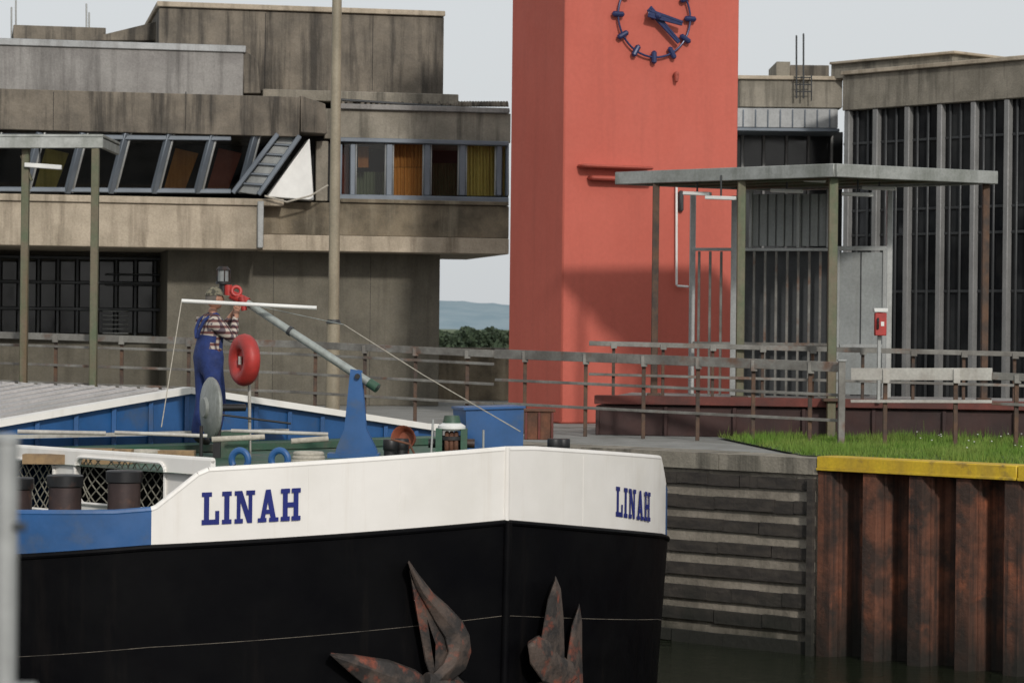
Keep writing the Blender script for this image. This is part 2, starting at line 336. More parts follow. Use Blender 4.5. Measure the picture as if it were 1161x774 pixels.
curtain('green_reflection',reflect_g,490,519,185,222,-1.2); curtain('green_reflection_2',reflect_g,404,436,195,222,-1.2); curtain('red_curtain',curt_r,388,396,165,222,-.7)  # green sheets behind the panes imitate a dark green reflection
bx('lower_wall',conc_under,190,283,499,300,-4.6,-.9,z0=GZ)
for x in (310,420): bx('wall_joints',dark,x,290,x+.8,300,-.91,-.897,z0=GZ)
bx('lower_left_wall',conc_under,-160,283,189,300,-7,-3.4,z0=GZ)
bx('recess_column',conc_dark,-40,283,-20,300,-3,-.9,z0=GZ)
for i in range(9):
    x=-20+i*22; bx('dark_door_glass',glassd,x,296,x+17,378,-3.5,-3.3); bx('door_frames',frame_dk,x+17.5,292,x+21.5,382,-3.5,-3.22)
for y in (290,318,348,380): bx('door_rails',frame_dk,-30,y,186,y+4,-3.5,-3.16)
bx('downpipe',frame_lt,292,228,299,281,.5,.62); 
for y in (310,322): bx('sill_pipe',frame_dk,120,y,186,y+2,-3.1,-3.0)
for i in range(7): bx('vent_slats',frame_lt,116,352+i*5,146,353.5+i*5,-3.15,-3.08)
for x,y0,y1 in ((13,8,46),(18,0,46),(98,4,32),(101,14,32)): b.cyl('aerials',frame_lt,B.pt(x,y1,-5),B.pt(x,y0,-5),.02)
b.beam('roof_pipe',frame_dk,B.pt(385,113,-.6),B.pt(578,126,-.6),.05,.05)
b.done()
lw=Ob('passage_wall',.01); B.box(lw,'wall',conc_stain,470,398,600,430,-6,-5.6,z0=GZ); B.box(lw,'top',conc_dark,470,394,600,398.5,-6.1,-5.5); lw.done()
# ------------------------------------------------ TOWER
C0=at(637,HY,47.4); th=math.radians(25); tf=V(math.cos(th),math.sin(th),0); tl=V(-math.sin(th),math.cos(th),0)
TF=Fac((C0.x,C0.y),tf); wF=TF.uv(836,240)[0]; TL=Fac((C0.x,C0.y),tl); wL=TL.uv(578,240)[0]
tw=Ob('clock_tower',.03); o=V(C0.x,C0.y,0)
tw.prism('shaft',tower_red,[o+UP*GZ,o+tf*wF+UP*GZ,o+tf*wF+tl*wL+UP*GZ,o+tl*wL+UP*GZ],(0,0,11.5))
tw.prism('roof_cap',conc_grey,[o+UP*14.1-tf*.1-tl*.1,o+tf*(wF+.1)-tl*.1+UP*14.1,o+tf*(wF+.1)+tl*(wL+.1)+UP*14.1,o+tl*(wL+.1)-tf*.1+UP*14.1],(0,0,.25))
cc=TF.pt(742,19,.09); nF=TF.n; CR=.74
a_=tf
tw.torus('clock_ring',clock_blue,cc,nF,CR,.02,seg=48,ms=8)
for i in range(12):
    t=math.pi*i/6; d_=a_*math.cos(t)+UP*math.sin(t)
    tw.cyl('clock_markers',clock_blue,cc+d_*(CR-.12),cc+d_*(CR+.12),.052,seg=10)
    tw.cyl('clock_pegs',clock_blue,cc+d_*CR-nF*.1,cc+d_*CR,.02,seg=6)
def hand(t,l,w,off):
    d_=a_*math.cos(t)+UP*math.sin(t); sd=d_.cross(nF).normalized(); c2=cc+nF*off
    for q in (-1,1): tw.beam('clock_hands',clock_blue,c2-d_*.2+sd*w*q*.6,c2+d_*l+sd*w*q*.25,.035,.05)
    tw.beam('clock_hands',clock_blue,c2-d_*.2,c2+d_*l,.02,w*.8)
hand(math.radians(-43),.66,.07,.06); hand(math.radians(-12),.52,.09,.13)
tw.cyl('clock_hub',clock_blue,cc-nF*.08,cc+nF*.2,.06)
tw.cyl('small_lamp',tower_trim,TF.pt(767,84,.0),TF.pt(767,84,.14),.05); tw.cyl('small_lamp',tower_trim,TF.pt(767,84,.1),TF.pt(767,94,.1),.05,.03)
TF.box(tw,'bracket_bar',tower_trim,662,187,742,191,.0,.3); TF.box(tw,'bracket_bar',tower_trim,672,200,742,205,.0,.25)
tw.tube('white_pipe',lampw,[TF.pt(767,208,.08),TF.pt(767,324,.08),TF.pt(781,325,.08)],.022)
TF.box(tw,'pipe_box',frame_dk,771,216,776,240,.0,.1)
tw.done()
# ------------------------------------------------ RIGHT BUILDING
H=Fac.px(955,62,1161,58); h=Ob('glass_hall_building',.015)
def hx(part,mat,x0,y0,x1,y1,n0,n1,**k): H.box(h,part,mat,x0,y0,x1,y1,n0,n1,**k)
hx('parapet',conc_mid,955,80,1420,122,-12,0,z1=H.uv(1060,77,0)[1],z0=H.uv(1060,118,0)[1])
hx('parapet_coping',conc_beige,953,66,1420,70,-12,.1,z1=H.uv(1060,76,0)[1]+.08,z0=H.uv(1060,77,0)[1])
zt=H.uv(1060,118,0)[1]
hx('glass_wall',glassd,956,122,1420,392,-.9,-.2,z0=GZ,z1=zt)
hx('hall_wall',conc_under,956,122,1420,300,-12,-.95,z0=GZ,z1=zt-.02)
for i,x in enumerate((959,991,1027,1064,1102,1140,1181,1223,1267,1313,1361)):
    hx('fins',fin,x-2.8,200,x+2.8,210,-.19,-.03,z0=GZ,z1=zt-.003)
    for q in (12,24): hx('thin_mullions',frame_dk,x+q-1.2,200,x+q+1.2,210,-.19,-.14,z0=GZ,z1=zt-.004)
for y in (150,232,262,330): hx('transoms',frame_dk,956,y-2,1420,y+1.5,-.19,-.16)
hx('roof_box',conc_mid,942,66,1080,84,-6,-2); hx('roof_box_cap',conc_beige,940,64,1082,67,-6.1,-1.9)
W=Fac.px(838,65,955,65)
W.box(h,'wing_wall',conc_mid,838,90,955,122,-6,0); W.box(h,'wing_coping',conc_beige,836,86,957,90.5,-6,.08); W.box(h,'wing_fascia',flash,820,123,950,145,-5,.9); W.box(h,'wing_fascia_lip',frame_blue,820,145.2,952,149,-5,.95)
for i in range(8): W.box(h,'fascia_seams',frame_blue,842+i*14,124,843.5+i*14,144.5,.9,.93)
W.box(h,'wing_glass',glassd,820,149,955,300,-1,-.6,z0=GZ); 
for x in (840,864,890,915,941): W.box(h,'wing_mullions',fin,x,149.5,x+3,300,-.59,-.45,z0=GZ)
W.box(h,'wing_sill',conc_mid,820,195,955,212,-.58,-.3)
W.box(h,'roof_units',conc_mid,880,70,896,88,-4,-2); W.box(h,'roof_units_dark',conc_dark,896,74,940,88,-4,-2)
for x,y0 in ((903,40),(911,38)): h.cyl('aerials',frame_dk,W.pt(x,112,.2),W.pt(x,y0,.2),.022); 
for y in (88,96,104): h.beam('ladder',frame_dk,W.pt(901,y,.2),W.pt(920,y,.2),.03,.03)
h.beam('ladder',frame_dk,W.pt(920,85,.2),W.pt(920,115,.2),.03,.03)
h.done()
# ------------------------------------------------ PLATFORM + SHELTER
PZ=3.2
pf=Ob('raised_platform',.01)
A=at(676,HY,42.5);Bp=at(1330,HY,41)
PF=Fac((A.x,A.y),(Bp.x-A.x,Bp.y-A.y)); wd=(V(Bp.x-A.x,Bp.y-A.y,0)).length
pf.obox('body',maroon,PF.O,PF.t,PF.n,0,wd,-4.0,-.1,GZ,PZ-.12); pf.obox('deck',conc_grey,PF.O,PF.t,PF.n,.1,wd,-3.9,-.25,PZ-.118,PZ); pf.obox('edge_kerb',maroon_l,PF.O,PF.t,PF.n,-.02,wd,-.248,0,PZ-.1,PZ+.04)
for s_ in range(0,9): pf.obox('edge_posts',maroon,PF.O,PF.t,PF.n,s_*1.1,s_*1.1+.06,-.098,-.03,GZ,PZ-.13)
pf.done()
CZ=6.93; A=at(697,HY,44.4);Bq=at(945,HY,41.5);C=at(1128,HY,43.0); A.z=Bq.z=C.z=0; D=A+(C-Bq)
sh=Ob('passenger_shelter',.01)
def quad(part,mat,pts,z0,z1): sh.prism(part,mat,[p+UP*z0 for p in pts],(0,0,z1-z0))
cen=(A+Bq+C+D)/4
inn=[cen+(p-cen)*.975 for p in (A,Bq,C,D)]
quad('roof_sheet',canopy,inn,CZ-.04,CZ+.0)
for p,q in ((A,Bq),(Bq,C),(C,D),(D,A)): sh.beam('edge_beams',canopy,p+UP*(CZ-.1),q+UP*(CZ-.1),.09,.21)
for k_ in (.25,.5,.75): sh.beam('joists',steel_post,A.lerp(D,k_)+UP*(CZ-.13),Bq.lerp(C,k_)+UP*(CZ-.13),.08,.14)
def gp(px,d): p=at(px,300,d); p.z=0; return p
for px,d,w,m_ in ((743,43.9,.11,rust_post),(840,42.8,.13,steel_post),(944,41.75,.14,steel_post),(1117,43.1,.11,rust_post)):
    p=gp(px,d); sh.beam('posts_'+m_.name,m_,p+UP*GZ,p+UP*(CZ-.2),w,w); sh.beam('post_feet',m_,p+UP*PZ,p+UP*(PZ+.05),w*2,w*2)
for px,d in ((785,45.6),(1008,44.4)):
    p=gp(px,d); sh.beam('light_posts',frame_lt,p+UP*PZ,p+UP*(CZ-.25),.1,.1)
for x0,x1,y,d in ((775,806,219,43.6),(800,835,224,43),(874,910,216,43.5),(955,990,220,42.6),(978,1016,213,43.2),(912,935,204,42.9)):
    p=at(x0,y,d);q=at(x1,y+1,d-.2); sh.beam('tube_lights',lampw,p,q,.1,.06); sh.beam('light_brackets',frame_dk,p.lerp(q,.5),p.lerp(q,.5)+UP*max(.1,(CZ-.1-p.z)),.03,.03)
sh.done()
E=Fac.px(785,45.2,1010,44.2); gt=Ob('steel_gate_screen',.004)
for i in range(12): 
    x=792+i*12.5
    if abs(x-837)>6: E.box(gt,'bars',steel_rail,x-1.3,285,x+1.3,392,-.02,.02,z0=PZ)
E.box(gt,'rails_light',frame_lt,785,281,938,284.5,-.03,.035); E.box(gt,'rails',steel_rail,785,388,938,391.5,-.03,.035)
E.box(gt,'frame_post',frame_lt,829,222,836,300,-.05,.05,z0=PZ)
for i in range(9): E.box(gt,'fluted_panel',frost,852+i*9.6,220,860+i*9.6,279,-.03+.02*(i%2),.0+.02*(i%2))
E.box(gt,'panel_backing',frost,852,220,938,279,-.06,-.035)
for x in (849,903,937): E.box(gt,'panel_frames',frame_lt,x,215,x+3.5,280.5,-.06,.06)
E.box(gt,'dark_partition',frame_dk,840,283,948,300,-.3,-.26,z0=PZ)
gt.done()
gd=Ob('glazed_door',.005); E.box(gd,'leaf',frost,951,286,1002,300,.0,.04,z0=PZ+.05)
for x in (948,1001): E.box(gd,'stiles',frame_lt,x,282,x+4,300,-.03,.07,z0=PZ)
E.box(gd,'head',frame_lt,948,279,1005,284,-.03,.075); E.box(gd,'mid_rail',frame_lt,952,390,1001,394,.041,.07); E.box(gd,'wired_panel_bar',frame_dk,975,286,976.5,390,.041,.05); gd.done()
ph=Ob('emergency_phone',.01); p=at(998,366,41.6)
ph.box('housing',redp,p.x-.09,p.y-.08,p.z-.2,p.x+.09,p.y+.06,p.z+.16); ph.box('hood',lampw,p.x-.11,p.y-.1,p.z+.165,p.x+.11,p.y+.08,p.z+.23)
ph.tube('handset',blk,[V(p.x-.05,p.y-.1,p.z+.08),V(p.x-.05,p.y-.13,p.z+.0),V(p.x-.05,p.y-.1,p.z-.1)],.018); ph.box('label',lampw,p.x-.0,p.y-.085,p.z-.05,p.x+.05,p.y-.081,p.z+.02)
ph.box('post',frame_lt,p.x-.03,p.y+.065,PZ-.02,p.x+.03,p.y+.12,p.z+.2); ph.done()
s2=Ob('passenger_shelter',.01); p0=at(-90,162,45.5);p1=at(117,162,46)
s2.beam('edge_beam',canopy,p0,p1,.1,.19); s2.prism('roof_sheet',canopy,[p0+UP*.1,p1+UP*.1,p1+V(.0,2,.1),p0+V(.0,2,.1)],(0,0,.05)); s2.beam('edge_beam',canopy,p1+V(-.05,.06,0),p1+V(-0.05,2,0),.08,.16)
for x in (28,107): 
    p=at(x,300,46); s2.beam('posts',steel_post,V(p.x,p.y,GZ),V(p.x,p.y,p1.z-.1),.13,.13)
p=at(28,187,45.9);q=at(70,190,45.9); s2.beam('tube_light',lampw,p,q,.1,.08); s2.beam('light_bracket',frame_dk,p.lerp(q,.4),p.lerp(q,.4)+UP*.35,.03,.03)
s2.beam('diagonal_brace',steel_post,at(24,176,46),at(36,205,46),.05,.05)
s2.done()
ms=Ob('lamp_mast'); p=at(378,HY,47.5); ms.cyl('pole',mastc,V(p.x,p.y,GZ),V(p.x,p.y,12.5),.105,.08,20); ms.cyl('base_sleeve',mastc,V(p.x,p.y,GZ),V(p.x,p.y,4.35),.13,.12,20); ms.cyl('collar',frame_dk,V(p.x,p.y,4.35),V(p.x,p.y,4.42),.14,.11,20)
ms.cyl('arm',mastc,V(p.x,p.y,12.4),V(p.x+1.2,p.y-.3,12.7),.05); ms.prism('lamp_head',frame_lt,[V(p.x+1.1,p.y-.45,12.65),V(p.x+1.8,p.y-.45,12.7),V(p.x+1.8,p.y-.15,12.7),V(p.x+1.1,p.y-.15,12.65)],(0,0,.12)); ms.done()
def railing(pts,npost,rails,w=.06,top=(.13,.06),mt=steel_rail,mp_=rust_post,depth=1.15,base=None):
    r=Ob('railing',.004)
    for (x0,y0,d0),(x1,y1,d1),n in zip(pts[:-1],pts[1:],npost):
        a=at(x0,y0,d0);c=at(x1,y1,d1)
        r.beam('top_rail',mt,a,c,top[1],top[0])
        for q in rails: r.beam('lower_rails',mt,a-UP*q,c-UP*q,.04,.045)
        for i in range(n):
            p=a.lerp(c,(i+.5)/n)+V(0,.06,-.02); zb=base if base else p.z-depth
            r.beam('posts',mp_,V(p.x,p.y,zb),V(p.x,p.y,p.z+.02),w,w)
            r.beam('clamps',mt,V(p.x-.05,p.y-.07,p.z-.01),V(p.x+.05,p.y-.07,p.z-.01),.06,top[0]*1.15)
    r.done()
railing([(-120,376,47.6),(330,390,45.6),(560,401,43.5)],(6,4),(.17,.5,.82),top=(.12,.06),base=GZ)
railing([(562,401,43),(700,406,41.4),(952,416,39.6)],(2,4),(.42,.8),top=(.15,.07),base=GZ)
railing([(668,389,42.9),(1180,402,42.2)],(9,),(.5,),top=(.08,.05),w=.05,base=PZ-.02)
railing([(965,424,39.2),(1125,424,38.6)],(2,),(.4,),top=(.18,.05),mt=rail_white,base=GZ)
railing([(1125,426,38.6),(1300,434,37.6)],(3,),(.4,),top=(.11,.06),base=GZ)
r=Ob('gate_post',.006); p=at(955,HY,39.4); r.beam('post',steel_rail,V(p.x,p.y,GZ),V(p.x,p.y,3.86),.1,.1); r.beam('cap',frame_lt,V(p.x,p.y,3.862),V(p.x,p.y,3.89),.13,.13); r.done()
r=Ob('rusty_crate',.01); p=at(611,500,40.5); r.box('body',rust,p.x-.22,p.y,GZ,p.x+.22,p.y+.5,GZ+.42); r.box('lid',rust,p.x-.25,p.y-.03,GZ+.423,p.x+.25,p.y+.53,GZ+.46)
for q in (-.2,0,.2): r.box('ribs',maroon_l,p.x+q-.02,p.y-.03,GZ,p.x+q+.02,p.y-.001,GZ+.42)
r.done()
# ================================================================ BARGE
AX=V(-.7071,.7071,0); RT=V(.7071,.7071,0); S0=at(575,510,27.); S0.z=0
kn=[(0,84),(1,79),(2,73),(2.7,68),(3.5,62),(4.3,53),(5.0,40),(5.6,24),(6.2,8),(7,0),(40,0)]
def lerpk(k,s):
    if s<=k[0][0]: return k[0][1]
    for (a,x),(c,y) in zip(k[:-1],k[1:]):
        if s<=c: return x+(y-x)*(s-a)/(c-a)
    return k[-1][1]
tab=[(0.,0.)]; st=.05; 
for i in range(int(30/st)):
    al=math.radians(lerpk(kn,(i+.5)*st)); a,bq=tab[-1]; tab.append((a+math.cos(al)*st,bq+math.sin(al)*st))
def plan(s):
    s=max(0,abs(s)); i=min(int(s/st),len(tab)-2); f=s/st-i; return tab[i][0]*(1-f)+tab[i+1][0]*f,tab[i][1]*(1-f)+tab[i+1][1]*f
def zbot(s): return lerpk([(0,2.32),(3.9,2.17),(5.2,2.07),(9,2.03)],abs(s))-(.065*plan(s)[1] if s>0 else 0)
def ztop(s): return lerpk([(0,3.06),(3.35,2.9),(3.82,2.53),(4.2,2.5),(9,2.45)],abs(s)-(.45 if s>0 else 0))-(.02*plan(s)[1] if s>0 else 0)
def hp(s,z,off=0.):
    a,bq=plan(s); sg=1 if s>=0 else -1
    zz=zbot(s)
    if z<zz: k=1-.018*(zz-z); bq*=k; a+=.02*(zz-z)
    p=S0+AX*a+RT*bq*sg
    al=math.radians(lerpk(kn,abs(s))); tn=AX*math.cos(al)+RT*math.sin(al)*sg; nr=V(-tn.y,tn.x,0)
    if nr.dot(AX*-1+RT*sg*.5)<0: nr=-nr
    return p+nr*off+UP*z
bt=Ob('cargo_barge')
SS=[-26,-20,-15,-11,-8]+[-7+.1*i for i in range(0,70)]+[0]+[.1*i for i in range(1,71)]+[8,11,15,20,26]
def strip(part,mat,s_list,z0f,z1f,nz=1,off=0.):
    vs=[];fs=[]
    for s in s_list:
        za,zb_=z0f(s),z1f(s)
        for j in range(nz+1): vs.append(hp(s,za+(zb_-za)*j/nz,off))
    for i in range(len(s_list)-1):
        for j in range(nz): a=i*(nz+1)+j; fs.append((a,a+nz+1,a+nz+2,a+1))
    bt.add(part,mat,vs,fs)
WR=4.2
strip('hull_black',hullb,SS,lambda s:-.8,zbot,8,.012)
wl=sorted(set([s for s in SS if -3.85<=s<=WR]+[-3.85,WR]))
strip('bow_white',white,wl,zbot,ztop); strip('bow_white_inside',white,wl,zbot,ztop,1,-.06)
bl=sorted(set([s for s in SS if s<-3.85]+[-3.85])); br=sorted(set([s for s in SS if s>WR]+[WR]))
for k_,l_ in (('a',bl),('b',br)):
    strip('bulwark_blue_'+k_,blueb,l_,zbot,ztop); strip('bulwark_inside_'+k_,blueb,l_,lambda s:1.9,ztop,1,-.06)
def toprim(part,mat,l_,w=.03,r=.035):
    bt.tube(part,mat,[hp(s,ztop(s),-.03) for s in l_],r,8)
toprim('gunwale_white',white,wl); toprim('gunwale_blue_a',blueb,bl); toprim('gunwale_blue_b',blueb,br)
bt.tube('rubbing_strake',hullb,[hp(s,zbot(s),.01) for s in SS],.03,8)
bt.tube('hull_seam',conc_dark,[hp(s,zbot(s)-.95,.008) for s in SS if abs(s)<7],.0055,6)
bt.cyl('stem_bar_white',white,hp(0,2.34,.0),hp(0,3.08,.0),.03); bt.cyl('stem_bar_black',hullb,hp(0,-.8,.02),hp(0,2.33,.02),.045)
for s_ in (-1.3,-2.3,1.4): bt.tube('plate_joints',white,[hp(s_,zbot(s_)+.03,-.001),hp(s_,ztop(s_)-.03,-.001)],.004,6)
low=[hp(s,2.05,-.05) for s in SS if abs(s)>3.3]; bt.add('side_deck',deckg,low,[tuple(range(len(low)))])
DZ=2.85; dk=[hp(s,DZ,-.05) for s in SS if -3.36<=s<=3.8]; aEnd=5.6; pL=hp(-3.35,0,-.05); pR=hp(3.8,0,-.05); aL=(pL-S0).dot(AX)
dk=dk+[pR+AX*(aEnd-(pR-S0).dot(AX))+UP*DZ,pL+AX*(aEnd-aL)+UP*DZ]; bt.add('foredeck',deckg,dk,[tuple(range(len(dk)))])
SW=Fac((pL.x,pL.y),(AX.x,AX.y))
def rrect(s0,s1,z0,z1,r,n=5):
    o=[]
    for cx_,cz_,a0 in ((s1-r,z1-r,0),(s0+r,z1-r,90),(s0+r,z0+r,180),(s1-r,z0+r,270)):
        for i in range(n+1): t=math.radians(a0+90*i/n); o.append((cx_+math.cos(t)*r,cz_+math.sin(t)*r))
    return o
def wallwithholes(part,mat,Fp,outer,holes,thick):
    bm=bmesh.new()
    for lp in [outer]+holes:
        v=[bm.verts.new(Fp.P(a,z)) for a,z in lp]
        for i in range(len(v)): bm.edges.new((v[i],v[(i+1)%len(v)]))
    bmesh.ops.triangle_fill(bm,use_beauty=True,edges=bm.edges[:])
    ge=bmesh.ops.extrude_face_region(bm,geom=bm.faces[:]); bmesh.ops.translate(bm,vec=Fp.n*-thick,verts=[x for x in ge['geom'] if isinstance(x,bmesh.types.BMVert)])
    bm.verts.index_update(); bt.add(part,mat,[v.co.copy() for v in bm.verts],[tuple(v.index for v in f.verts) for f in bm.faces]); bm.free()
holes=[]
for x0,x1,y0,y1 in ((86,188,521,574),(10,62,521,576),(-90,-12,521,578)):
    a0=SW.uv(x0,545)[0];a1=SW.uv(x1,545)[0]; holes.append((min(a0,a1),max(a0,a1),SW.uv((x0+x1)/2,y1)[1],SW.uv((x0+x1)/2,y0)[1]))
smax=max(h_[1] for h_ in holes)+2
zwt=2.99
wallwithholes('deckhouse_wall',white,SW,[(0.0,2.1),(smax,2.1),(smax,zwt),(0.0,zwt)],[rrect(*h_,.1) for h_ in holes],.06)
for h_ in holes:
    rr=rrect(*h_,.1); bt.tube('opening_rims',white,[SW.P(a,z,.01) for a,z in rr+rr[:1]],.018,6)
    w_=h_[1]-h_[0]; hh_=h_[3]-h_[2]; n=int((w_+hh_)/.12)
    for i in range(n):
        for sg in (1,-1):
            u0=-hh_+i*.12+random.uniform(-.03,.03); pts=[]
            for kk in range(9):
                zz=hh_*kk/8; uu=u0+zz+.05*math.sin(zz*7+i)
                if sg<0: uu=w_-uu
                if 0<=uu<=w_: pts.append(SW.P(h_[0]+uu,h_[2]+zz,-.09+.03*math.sin(uu*5+zz*4)))
            if len(pts)>1: bt.tube('rope_net',net_m,pts,.007,5)
bt.obox('deckhouse_inside',dark,SW.O,SW.t,SW.n,.3,smax,-2.2,-1.2,2.1,2.84)
bt.tube('wall_cap_rail',white,[SW.P(0,zwt,-.03),SW.P(smax,zwt,-.03)],.03,8)
SR=Fac((pR.x,pR.y),(AX.x,AX.y)); bt.obox('deckhouse_wall_right',white,SR.O,AX,RT,0,4,-.06,0,2.0,2.86)
for px_ in (272,317):
    p=at(px_,519,26.9); 
    bt.torus('blue_fairleads',blueb,p+UP*-.02,V(-.25,-1,0),.088,.035,math.radians(-40),math.radians(220),ey=1.1)
HC=S0+AX*5.3; HL=18
def hpnt(w,z,a=0): return HC+RT*w+AX*a+UP*z
HW=3.97
bt.prism('hatch_front',blueb,[hpnt(-HW,2.5),hpnt(HW,2.5),hpnt(HW,2.98),hpnt(0,3.50),hpnt(-HW,2.98)],AX*.06)
bt.prism('hatch_body',blueb,[hpnt(-HW+.02,2.2,.062),hpnt(HW-.02,2.2,.062),hpnt(HW-.02,2.96,.062),hpnt(-HW+.02,2.96,.062)],AX*HL)
for sg in (-1,1):
    bt.prism('hatch_roof',hatchm,[hpnt(0,3.50,.07),hpnt(sg*HW,2.985,.07),hpnt(sg*HW,3.015,.07),hpnt(0,3.53,.07)],AX*HL)
    for i in range(28):
        a=.45+i*.42; bt.prism('hatch_ribs',hatchm,[hpnt(sg*.05,3.528,a),hpnt(sg*(HW-.1),3.02,a),hpnt(sg*(HW-.1),3.05,a),hpnt(sg*.05,3.558,a)],AX*.07)
    bt.beam('hatch_rim_white',white,hpnt(0,3.54,-.03),hpnt(sg*(HW+.05),3.02,-.03),.16,.075)
    bt.beam('hatch_eave_white',white,hpnt(sg*(HW+.03),3.03,0),hpnt(sg*(HW+.03),3.03,HL),.12,.09)
for i in range(-7,8):
    w=i*.52; zt_=3.49-.13*abs(w); bt.beam('front_ribs',blueb,hpnt(w,2.9,-.03),hpnt(w,zt_-.02,-.03),.05,.035)
bt.beam('front_ledge',rail_white,hpnt(-HW,3.06,-.16),hpnt(HW*.35,3.05,-.16),.12,.04)
bt.beam('step_plinth',deckg,hpnt(-HW+.3,2.9,-.45),hpnt(HW-.3,2.9,-.45),.5,.08)
def R_(a,c,d,e): return [(a,d),(c,d),(c,e),(a,e)]
GL={'L':(.8,[R_(.1,.33,0,1),R_(0,.45,.86,1),R_(0,.78,0,.16),R_(.6,.78,0,.42)]),
'I':(.46,[R_(.1,.33,0,1),R_(0,.43,.86,1),R_(0,.43,0,.14)]),
'N':(.95,[R_(.1,.27,0,1),R_(.63,.8,0,1),[(.1,1),(.34,1),(.8,0),(.58,0)],R_(0,.3,.86,1),R_(0,.38,0,.14),R_(.52,.92,.86,1)]),
'A':(.95,[[(.36,1),(.56,1),(.3,0),(.09,0)],[(.36,1),(.58,1),(.86,0),(.62,0)],R_(.22,.7,.25,.38),R_(0,.4,0,.13),R_(.52,.95,0,.13)]),
'H':(.95,[R_(.1,.32,0,1),R_(.6,.82,0,1),R_(.3,.62,.42,.57),R_(0,.42,.86,1),R_(0,.42,0,.14),R_(.5,.92,.86,1),R_(.5,.92,0,.14)])}
def find_s(px,py,sg):
    best=None
    for i in range(0,480):
        s=sg*i*.01; p=hp(s,2.6); 
        e=abs(p.x/p.y*FL-ray(px,py)[0]*FL)
        if best is None or e<best[0]: best=(e,s)
    return best[1]
def name_on(sA,sB,zA,zB,H_):
    tot=sum(GL[c][0] for c in 'LINAH')+.1*4; x=0; k=0
    for c in 'LINAH':
        w,shp=GL[c]
        for poly_ in shp:
            off=.006+k*.0006; k+=1
            pts=[]; n=len(poly_)
            for (u,v) in poly_:
                f=(x+u)/tot; s=sA+(sB-sA)*f; pts.append(hp(s,zA+(zB-zA)*f+v*H_,off))
            bt.add('ship_name_letters',letter,pts,[tuple(range(n))])
        x+=w+.1
sA=find_s(229,575,-1); sB=find_s(341,572,-1)
def zat(px,py,s): p=hp(s,2.6); return ZC+ray(px,py)[1]*p.y
zA=zat(229,595,sA); zB=zat(341,589,sB); name_on(sA,sB,zA,zB,zat(229,558,sA)-zA)
sA=find_s(698,570,1); sB=find_s(736,570,1); zA=zat(698,585,sA); zB=zat(735,591,sB); name_on(sA,sB,zA,zB,zat(698,551,sA)-zA)
def bollard(px,ptop,d,r,base,m1=boll,cap=blk):
    p=at(px,ptop,d); bt.lathe('bollard_bodies' if m1 is boll else 'bollard_bodies_black',m1,V(p.x,p.y,base),UP,[(0,r),(p.z-base-.09,r*.97)],24)
    h_=p.z-base; bt.lathe('bollard_caps',cap,V(p.x,p.y,base),UP,[(h_-.12,r),(h_-.11,r*1.09),(h_-.01,r*1.09),(h_,r),(h_,0)],24)
for px_,pt_,d in ((74,538,26.1),(141,533,25.95),(18,541,26.3)): bollard(px_,pt_,d,.165,2.05)
for px_,pt_,d in ((443,498,28.6),(455,497,28.7),(629,497,28.9),(638,497,29.0)): bollard(px_,pt_,d,.075,DZ,blk)
bollard(741,531,31.3,.09,1.9,boll)
p=at(512,500,28.6); bx_,by_=p.x,p.y
bt.lathe('winch_drum',blk,V(bx_,by_,DZ),UP,[(0,.17),(.05,.17),(.06,.1),(.22,.1),(.24,.15),(.28,.15)],20)
bt.box('winch_frame',deckg,bx_-.17,by_-.12,DZ,bx_-.1,by_+.12,DZ+.36); bt.box('winch_frame',deckg,bx_+.1,by_-.12,DZ,bx_+.17,by_+.12,DZ+.36); bt.cyl('winch_shaft',blk,V(bx_-.25,by_,DZ+.2),V(bx_+.25,by_,DZ+.2),.05)
bt.lathe('winch_cap',lampw,V(bx_,by_,DZ+.34),UP,[(0,.12),(.02,.15),(.05,.15),(.08,.1),(.08,0)],20); bt.cyl('winch_head',deckg,V(bx_,by_,DZ+.42),V(bx_,by_,DZ+.5),.1,.08); bt.cyl('winch_lever',frame_lt,V(bx_-.22,by_-.1,DZ),V(bx_-.2,by_-.1,DZ+.46),.012)
for i in range(3): bt.torus('winch_chain',rust,V(bx_-.05+.05*i,by_,DZ+.2),V(1,0,0),.11,.025)
q0=[at(528,463,29.4),at(594,461,29.4),at(593,500,29.4),at(530,500,29.4)]; q0[3].z=q0[2].z=DZ
q0[0]=q0[0]+V(0,0,-.02); bt.prism('blue_locker',blueb,[q0[0],q0[1]+V(0,0,-.02),q0[2],q0[3]],V(-.15,.45,0)); bt.prism('locker_lid',blueb,[q0[0]+V(-.02,-.03,.004),q0[1]+V(.02,-.03,-.016),q0[1]+V(.02,-.03,.01),q0[0]+V(-.02,-.03,.03)],V(-.15,.5,0))
p=at(457,500,28.9); bt.cyl('cowl_vent_neck',copper,V(p.x,p.y,DZ),V(p.x,p.y,DZ+.2),.07); bt.lathe('cowl_vent',copper,V(p.x+.03,p.y+.05,DZ+.23),V(-.3,-1,.1),[(-.1,.05),(-.05,.1),(.1,.14),(.11,.14),(.1,.125),(.0,.08),(-.02,0)],20)
mb=at(400,502,29.3); mt_=at(399,420,29.3); mb.z=DZ
for o_ in (-.1,.1):
    off=V(.03,o_,0)
    P0=[V(mb.x-.23,mb.y,DZ),V(mb.x+.24,mb.y,DZ),V(mb.x+.24,mb.y,DZ+.08),V(mb.x+.12,mb.y,DZ+.32),V(mb.x+.06,mb.y,mt_.z),V(mb.x-.06,mb.y,mt_.z+.02),V(mb.x-.12,mb.y,DZ+.32),V(mb.x-.2,mb.y,DZ+.12)]
    bt.prism('mast_tabernacle',blueb,[v+off for v in P0],V(0,.025,0))
bt.box('tabernacle_base',blueb,mb.x-.27,mb.y-.16,DZ,mb.x+.3,mb.y+.18,DZ+.05)
